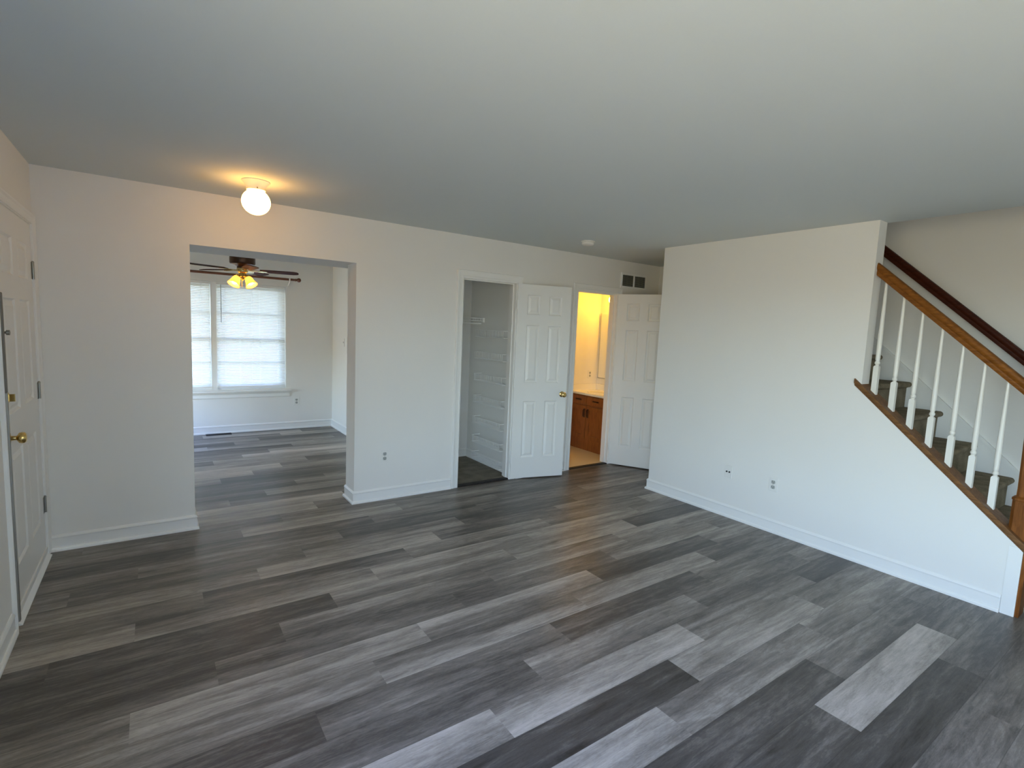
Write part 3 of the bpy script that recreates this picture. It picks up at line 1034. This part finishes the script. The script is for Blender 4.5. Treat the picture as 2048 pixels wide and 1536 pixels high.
# ------------------------------------------------------------------ ceiling fan
def make_fan():
    cx, cy = 1.39, 1.90
    t = thing('ceiling_fan', 'bronze ceiling fan with five brown blades and lit amber shades in the dining room', 'ceiling fan', (cx, cy, H))
    def part(m, name, mat, par=t, smooth=True):
        o = m.build(name, mat, par, smooth=smooth)
        if par is t:
            o.location = (-cx, -cy, -H)
        return o
    part(MB().lathe([(.078, H), (.078, H - .03), (.06, H - .06), (.03, H - .07), (.02, H - .07), (.02, 2.24)], (cx, cy, 0)), 'canopy', M_BRONZE)
    part(MB().lathe([(.03, 2.25), (.11, 2.245), (.122, 2.235), (.125, 2.20), (.125, 2.155), (.118, 2.142), (.08, 2.135), (.055, 2.12), (.055, 2.10)], (cx, cy, 0)), 'motor_housing', M_BRONZE)
    zb = 2.085
    for k in range(5):
        a = math.radians(-15 + 72 * k)
        R = Matrix.Translation((cx, cy, zb)) @ Matrix.Rotation(a, 4, 'Z') @ Matrix.Rotation(math.radians(-11), 4, 'X')
        w0, w1 = .045, .058
        outl = [(.17, -w0), (.30, -.055), (.50, -w1), (.535, -w1 + .012), (.552, -.025), (.552, .025), (.535, w1 - .012), (.50, w1), (.30, .055), (.17, w0)]
        b = MB().prism(outl, -.003, .003, 'z').xform(R)
        bl = part(b, 'blade', M_BLADE, smooth=False)
        br = MB().prism([(.05, -.016), (.15, -.013), (.19, -.030), (.235, -.012), (.245, 0), (.235, .012), (.19, .030), (.15, .013), (.05, .016)], -.010, -.0035, 'z').xform(R)
        part(br, 'blade_iron', M_BRASS, smooth=False)
    part(MB().lathe([(.055, 2.10), (.058, 2.085), (.05, 2.06), (.035, 2.05), (.04, 2.03), (.045, 2.015), (.03, 1.995), (.012, 1.985), (.006, 1.97), (0, 1.968)], (cx, cy, 0)), 'light_kit', M_BRASS)
    for k, deg in enumerate((217, 307, 127, 37)):
        a = math.radians(deg)
        d = Vector((math.cos(a), math.sin(a), 0))
        p0 = Vector((cx, cy, 2.025))
        p1 = p0 + d * .055 + Vector((0, 0, .006))
        tip = d * .62 + Vector((0, 0, -1))
        tip.normalize()
        arm = MB().tube([p0, p0 + d * .03 + Vector((0, 0, .006)), p1, p1 + tip * .014], .008)
        arm.lathe([(.010, -.004), (.020, 0), (.022, .018), (.018, .024)], p1 + tip * .010, tip, 16)
        ao = part(arm, 'lamp_arm', M_BRASS)
        s0 = p1 + tip * .026
        prof = [(.020, 0), (.031, .010), (.038, .030), (.043, .055), (.051, .078), (.061, .100), (.0595, .101), (.049, .079), (.038, .056), (.034, .031), (.028, .012), (.018, .003)]
        part(MB().lathe(prof, s0, tip, 24), 'lamp_shade', M_SHADE)
        part(MB().lathe([(.010, 0), (.012, .02), (.022, .045), (.026, .062), (.022, .080), (.010, .090), (0, .092)], s0, tip, 16), 'bulb', M_BULB)
    part(MB().tube([(cx - .012, cy - .035, 2.0), (cx - .012, cy - .035, 1.90)], .0022), 'pull_chain', M_BRASS)
make_fan()

# ------------------------------------------------------------------ living room ceiling fixtures
def make_globe():
    cx, cy = 1.152, -.595
    t = thing('ceiling_light', 'lit round opal globe light on the living room ceiling', 'ceiling light', (cx, cy, H))
    o = MB().lathe([(.083, 0), (.083, -.005), (.076, -.010), (.060, -.030), (.056, -.045), (.056, -.056)], (0, 0, 0), (0, 0, 1), 32).build('canopy', M_PLASTIC, t, smooth=True)
    for k in range(3):
        a = 2 * PI * k / 3 + .5
        MB().lathe([(.004, 0), (.004, .006)], (.056 * math.cos(a), .056 * math.sin(a), -.05), (math.cos(a), math.sin(a), 0), 8).build('set_screw', M_BRASS, t)
    MB().sphere((0, 0, -.128), .085, 32, 20, .95).build('globe', M_GLOBE, t, smooth=True)
make_globe()
def make_smoke():
    t = thing('smoke_detector', 'round white smoke detector on the ceiling near the hall', 'smoke detector', (4.005, -.624, H))
    MB().lathe([(.066, 0), (.066, -.007), (.055, -.010)], (0, 0, 0), (0, 0, 1), 32).build('base', M_PLASTIC, t, smooth=True)
    MB().lathe([(.058, -.010), (.060, -.016), (.057, -.030), (.045, -.037), (0, -.039)], (0, 0, 0), (0, 0, 1), 32).build('cover', M_PLASTIC, t, smooth=True)
make_smoke()

# ------------------------------------------------------------------ vents, outlets, switch
def make_return_vent():
    x0, x1, z0, z1 = 5.135, 5.575, 2.128, 2.302
    t = thing('air_vent', 'white return air vent high on the wall above the bathroom door', 'vent', ((x0 + x1) / 2, 0, (z0 + z1) / 2))
    L = t.location
    f = MB()
    f.box(x0, x1, -.010, 0, z0, z0 + .022)
    f.box(x0, x1, -.010, 0, z1 - .022, z1)
    f.box(x0, x0 + .022, -.010, 0, z0 + .022, z1 - .022)
    f.box(x1 - .022, x1, -.010, 0, z0 + .022, z1 - .022)
    xm = (x0 + x1) / 2
    f.box(xm - .012, xm + .012, -.009, 0, z0 + .022, z1 - .022)
    f.build('frame', M_TRIM, t).location = -L
    MB().box(x0 + .02, x1 - .02, -.0035, -.001, z0 + .02, z1 - .02).build('duct_opening', M_BLACK, t).location = -L
    s = MB()
    for k in range(11):
        z = z0 + .028 + k * .0118
        s.add([(x0 + .022, -.008, z), (x1 - .022, -.008, z), (x1 - .022, -.0035, z + .0062), (x0 + .022, -.0035, z + .0062),
               (x0 + .022, -.007, z - .0005), (x1 - .022, -.007, z - .0005)], [(0, 1, 2, 3), (0, 4, 5, 1)])
    s.build('louvres', M_PLASTIC_DARK, t).location = -L
make_return_vent()
def make_register():
    t = thing('floor_register', 'small dark floor vent below the dining window', 'vent', (1.285, 3.486, 0))
    L = t.location
    f = MB()
    x0, x1, y0, y1 = 1.135, 1.435, 3.435, 3.536
    f.box(x0, x1, y0, y0 + .014, 0, .005)
    f.box(x0, x1, y1 - .014, y1, 0, .005)
    f.box(x0, x0 + .014, y0, y1, 0, .005)
    f.box(x1 - .014, x1, y0, y1, 0, .005)
    f.build('frame', M_BLACK, t).location = -L
    s = MB()
    for k in range(22):
        x = x0 + .018 + k * .0125
        s.box(x, x + .005, y0 + .014, y1 - .014, .0005, .0035)
    s.build('grate', M_BLACK, t).location = -L
    MB().box(x0 + .01, x1 - .01, y0 + .01, y1 - .01, .0002, .0008).build('duct_opening', M_BLACK, t).location = -L
make_register()

def outlet(loc, rot, label, kind='duplex'):
    """plate in the local xz plane facing local -y"""
    name = {'duplex': 'wall_outlet', 'jack': 'wall_jack', 'switch': 'light_switch'}[kind]
    t = thing(name, label, {'duplex': 'outlet', 'jack': 'wall jack', 'switch': 'light switch'}[kind], loc, (0, 0, rot), group=None)
    MB().prism([(-.035, -.057), (.035, -.057), (.035, .057), (-.035, .057)], -.006, 0, 'y').build('cover_plate', M_PLASTIC, t, bevel=.002)
    if kind == 'duplex':
        for zz in (.021, -.021):
            pts = []
            for k in range(20):
                a = 2 * PI * k / 20
                pts.append((max(-.0165, min(.0165, .0185 * math.cos(a))), zz + max(-.0145, min(.0145, .0175 * math.sin(a)))))
            r = MB().prism(pts, -.0075, -.006, 'y').build('socket', M_PLASTIC_DARK if label.startswith('dark') else M_SOCKET, t)
            s = MB()
            s.box(-.0085, -.0058, -.0080, -.0074, zz - .002, zz + .008)
            s.box(.0058, .0085, -.0080, -.0074, zz - .001, zz + .007)
            s.lathe([(.0032, .0074), (.0032, .0080)], (0, 0, zz - .0075), (0, -1, 0), 10)
            s.build('slots', M_BLACK, r)
        MB().lathe([(.003, .006), (.003, .0072)], (0, 0, 0), (0, -1, 0), 10).build('screw', M_STEEL, t)
    elif kind == 'jack':
        for xx in (-.012, .014):
            MB().lathe([(.0075, .006), (.0075, .009), (.005, .010), (.005, .015), (.001, .0155)], (xx, 0, 0), (0, -1, 0), 14).build('connector', M_BLACK, t, smooth=True)
    else:
        MB().prism([(-.005, -.012), (.005, -.012), (.005, .012), (-.005, .012)], -.0075, -.006, 'y').build('toggle_slot', M_PLASTIC_DARK, t)
        MB().prism([(-.006, -.004), (-.017, .004), (-.017, .009), (-.006, .006)], -.0035, .0035, 'x').build('toggle', M_PLASTIC, t)
    return t
M_SOCKET = principled('socket_face', (.42, .43, .41), .4)[0]
outlet((2.268, 0, .397), 0, 'white outlet on the wall between the dining opening and the closet')
outlet((WX, -2.211, .398), PI / 2 * -1, 'white two-socket outlet low on the stair wall, nearer the stairs')
outlet((WX, -1.805, .404), PI / 2 * -1, 'white jack plate with two dark connectors low on the stair wall', 'jack')
outlet((2.289, DY, .403), 0, 'small white outlet right of the window in the dining room')
outlet((5.678, BY, .995), 0, 'outlet above the vanity on the yellow-lit bathroom wall')
outlet((DX, 2.99, 1.295), PI / 2 * -1, 'white switch on the dining room side wall beyond the opening', 'switch')

# ------------------------------------------------------------------ closet
def make_closet():
    t = thing('wire_shelf', 'white wire shelf with end bracket high on the closet back wall', 'shelf', (3.3, CLY, 1.685))
    L = t.location
    m = MB()
    z = 1.690
    for k in range(25):
        x = 2.94 + k * .0318
        m.tube([(x, CLY - .004, z), (x, .745, z), (x, .742, z - .03)], .0018, 5)
    m.build('wire_deck', M_WIRE, t, smooth=True).location = -L
    for (yy, zz) in ((.742, z), (.742, z - .03), (.90, z - .003), (CLY - .006, z)):
        MB().tube([(2.925, yy, zz), (CLX - .004, yy, zz)], .0032, 8).build('support_wire', M_WIRE, t, smooth=True).location = -L
    MB().box(CLX - .020, CLX, .728, .766, z - .045, z + .008).build('end_bracket', M_WIRE, t, bevel=.003).location = -L
    MB().tube([(2.925, .80, z - .06), (CLX - .004, .80, z - .06)], .010, 10).build('hanging_rod', M_WIRE, t, smooth=True).location = -L
    r = thing('wire_rack', 'tall white wire rack on the right-hand closet wall', 'rack', (CLX, .40, .02))
    L2 = r.location
    ya, yb = .135, .72
    for yy in (ya + .012,):
        MB().box(CLX - .014, CLX, yy - .010, yy + .010, .06, 1.62).build('rail', M_WIRE, r).location = -L2
    for z in (1.48, 1.235, .985, .735, .49, .27, .075):
        dp = .105
        m = MB()
        x_f = CLX - .016 - dp
        for zz in (z, z + .075):
            m.tube([(CLX - .016, ya, zz), (x_f, ya, zz), (x_f, yb, zz), (CLX - .016, yb, zz)], .0042, 6)
        m.tube([(CLX - .016, ya, z), (CLX - .016, yb, z)], .0028, 6)
        n = 19
        for k in range(n):
            y = ya + (yb - ya) * (k + .5) / n
            m.tube([(CLX - .016, y, z), (x_f, y, z), (x_f - .004, y, z + .075)], .0024, 5)
        m.build('wire_basket', M_WIRE, r, smooth=True).location = -L2
make_closet()

# ------------------------------------------------------------------ panes of the windows beside and behind the viewer
def plain_window(name, axis, a0, a1, z0, z1, face, mids, label):
    """vinyl frame, stiles and one pane set in an opening a0..a1 along axis; face = centre plane of the wall"""
    t = bpy.data.objects.new(name, None)
    COL.objects.link(t)
    struct(t, label, 'window')
    def bx(m, p0, p1, q0, q1, c0, c1):
        return m.box(p0, p1, face + q0, face + q1, c0, c1) if axis == 'x' else m.box(face + q0, face + q1, p0, p1, c0, c1)
    f = MB()
    bx(f, a0, a1, -.04, .04, z0, z0 + .035)
    bx(f, a0, a1, -.04, .04, z1 - .035, z1)
    for a in [a0, a1 - .035] + mids:
        bx(f, a, a + .035, -.04, .04, z0 + .035, z1 - .035)
    f.build('window_frame', M_VINYL, t)
    bx(MB(), a0 + .03, a1 - .03, -.003, .003, z0 + .03, z1 - .03).build('pane', M_GLASS, t)
plain_window('window_2', 'y', FRONT_WIN[0], FRONT_WIN[1], FRONT_WIN[2], FRONT_WIN[3], -.06, [], 'living room window beside the viewer')
plain_window('fill_window', 'x', REAR_FILL_WIN[0], REAR_FILL_WIN[1], REAR_FILL_WIN[2], REAR_FILL_WIN[3], FRONT_Y - .06, [], 'narrow made-up window adding fill light behind the viewer')  # invented window, only there to let in extra fill light
plain_window('window_4', 'y', SIDE_WIN[0], SIDE_WIN[1], SIDE_WIN[2], SIDE_WIN[3], -.06, [], 'dining room side window')

# ------------------------------------------------------------------ added parts that cut daylight outside the dining window
def make_outside():
    m, nt, b = principled('dimming_wall_siding', (.34, .30, .225), .7)
    tc = node(nt, 'ShaderNodeTexCoord')
    wv = node(nt, 'ShaderNodeTexWave', bands_direction='Z', wave_profile='SAW')
    wv.inputs['Scale'].default_value = 1.25
    bp = node(nt, 'ShaderNodeBump')
    bp.inputs['Distance'].default_value = .02
    nt.links.new(tc.outputs['Object'], wv.inputs['Vector'])
    nt.links.new(wv.outputs[0], bp.inputs['Height'])
    nt.links.new(bp.outputs[0], b.inputs['Normal'])
    o = MB().box(-6, 6, 0, 6, 0, 5.2).build('exterior_dimming_wall', m)  # added facade limiting the brightness between the blind slats
    o.location = (3.0, 12.0, -.3)
    g = MB().box(-12, 18, DY + .2, 12.0, -.5, -.3).build('exterior_dimming_ground', paint('lawn', (.075, .085, .04), .95, .4, 40., .3))  # added dark ground covering the bright lower half of the world
    struct(g, 'lawn added outside to dim light into the dining window', 'lawn')
    e = MB().box(-3, 6, DY + .19, DY + 1.95, 2.62, 2.78).build('exterior_sky_blocker', M_TRIM)  # added overhang keeping high sky light off the blinds
    struct(e, 'overhang added to block sky light at the dining window', 'light blocker')
    struct(o, 'siding wall added to dim the view behind the dining window blinds', 'wall')
make_outside()

# ------------------------------------------------------------------ bathroom
def make_bath():
    vx, va, vb, vt = 5.33, .29, BY - .002, .750
    t = thing('vanity_cabinet', 'honey oak vanity cabinet with dark pulls in the yellow-lit bathroom', 'cabinet', ((vx + FX) / 2, (va + vb) / 2, 0.006))
    L = t.location
    def fix(o, par=t):
        o.location = -L
        return o
    b = MB()
    b.box(vx, FX - .002, va, vb, .006, vt)
    fix(b.build('cabinet_body', M_VANITY, t))
    ym = .645
    for k, (a, c) in enumerate(((va + .012, ym - .004), (ym + .004, vb - .05))):
        d = MB()
        d.box(vx - .018, vx, a, c, .628, .735)
        dr = fix(d.build('drawer', M_VANITY, t, bevel=.004))
        mid = (a + c) / 2
        h = MB().tube([(vx - .018, mid - .045, .682), (vx - .040, mid - .040, .682), (vx - .040, mid + .040, .682), (vx - .018, mid + .045, .682)], .005)
        h.box(vx - .020, vx - .017, mid - .055, mid + .055, .672, .692)
        h.build('drawer_pull', M_BRONZE, dr)
        # raised-frame door
        za, zb_ = .160, .605
        dd = MB()
        dd.box(vx - .018, vx, a, a + .055, za, zb_)
        dd.box(vx - .018, vx, c - .055, c, za, zb_)
        dd.box(vx - .018, vx, a + .055, c - .055, za, za + .055)
        dd.box(vx - .018, vx, a + .055, c - .055, zb_ - .055, zb_)
        dd.box(vx - .010, vx, a + .055, c - .055, za + .055, zb_ - .055)
        do = fix(dd.build('cabinet_door', M_VANITY, t))
        ye = c - .028 if k == 0 else a + .028
        hp = MB().tube([(vx - .018, ye, .46), (vx - .042, ye, .47), (vx - .042, ye, .55), (vx - .018, ye, .56)], .006)
        hp.box(vx - .022, vx - .017, ye - .015, ye + .015, .45, .57)
        hp.build('door_pull', M_BRONZE, do)
    # counter with basin and splashes
    c = thing('vanity_countertop', 'cream countertop with oval basin on the vanity', 'countertop', ((vx + FX) / 2, (va + vb) / 2, vt))
    Lc = c.location
    top = MB()
    bx, by, rx, ry = 5.55, .62, .15, .20
    n = 32
    inner = [(bx + rx * math.cos(2 * PI * k / n), by + ry * math.sin(2 * PI * k / n)) for k in range(n)]
    x0, x1, y0, y1 = vx - .022, FX - .002, va - .01, vb
    def outer(k):
        a = 2 * PI * k / n
        dx, dy = math.cos(a), math.sin(a)
        s = min(((x1 if dx > 0 else x0) - bx) / dx if abs(dx) > 1e-6 else 9, ((y1 if dy > 0 else y0) - by) / dy if abs(dy) > 1e-6 else 9)
        return (bx + dx * s, by + dy * s)
    zt = vt + .026
    vs = [(p[0], p[1], zt) for p in inner] + [outer(k) + (zt,) for k in range(n)]
    top.add(vs, [(k, (k + 1) % n, n + (k + 1) % n, n + k) for k in range(n)])
    top.box(x0 + .012, x1, y0, y1, vt, zt - .004)
    top.box(x0, x0 + .012, y0, y1, vt, zt - .0005)
    top.build('counter_slab', M_COUNTER, c).location = -Lc
    bs = MB().sweep([[(bx + rx * s * math.cos(2 * PI * k / n), by + ry * s * math.sin(2 * PI * k / n), zt + dz) for k in range(n)] for s, dz in ((1.10, .001), (1.06, .008), (1.0, .004), (.93, -.002))], caps=False)
    bs.build('basin_rim', M_COUNTER, c, smooth=True).location = -Lc
    sp = MB()
    sp.box(x0 + .004, x1, y1 - .018, y1, zt, zt + .085)
    sp.box(x1 - .018, x1, y0, y1 - .018, zt, zt + .085)
    sp.build('backsplash', M_COUNTER, c).location = -Lc
    # mirror cabinet
    q = thing('medicine_cabinet', 'pale medicine cabinet with a dark lower edge above the bathroom vanity', 'medicine cabinet', (FX, .64, 1.405))
    Lq = q.location
    MB().box(FX - .018, FX - .001, .325, .957, .950, 1.862).build('cabinet_frame', M_TRIM, q).location = -Lq
    MB().box(FX - .022, FX - .018, .330, .952, .955, 1.857).build('cabinet_door', M_TRIM, q).location = -Lq
    e = MB().box(FX - .024, FX - .0165, .952, .958, .948, 1.862)
    e.box(FX - .024, FX - .0165, .325, .958, .944, .950)
    e.build('door_edge', M_STEEL, q).location = -Lq
    # light bar
    v = thing('vanity_light', 'lit bulb bar above the bathroom mirror', 'wall light', (FX, .60, 2.02))
    Lv = v.location
    MB().box(FX - .03, FX - .001, .25, .79, 1.985, 2.095).build('light_bar', M_BRASS, v, bevel=.006).location = -Lv
    for yy in (.33, .515, .70):
        MB().sphere((FX - .085, yy, 2.04), .052, 20, 12).build('bulb', M_BATHBULB, v, smooth=True).location = -Lv
        MB().lathe([(.024, 0), (.024, .035)], (FX - .03, yy, 2.04), (-1, 0, 0), 16).build('socket', M_BRASS, v, smooth=True).location = -Lv
make_bath()
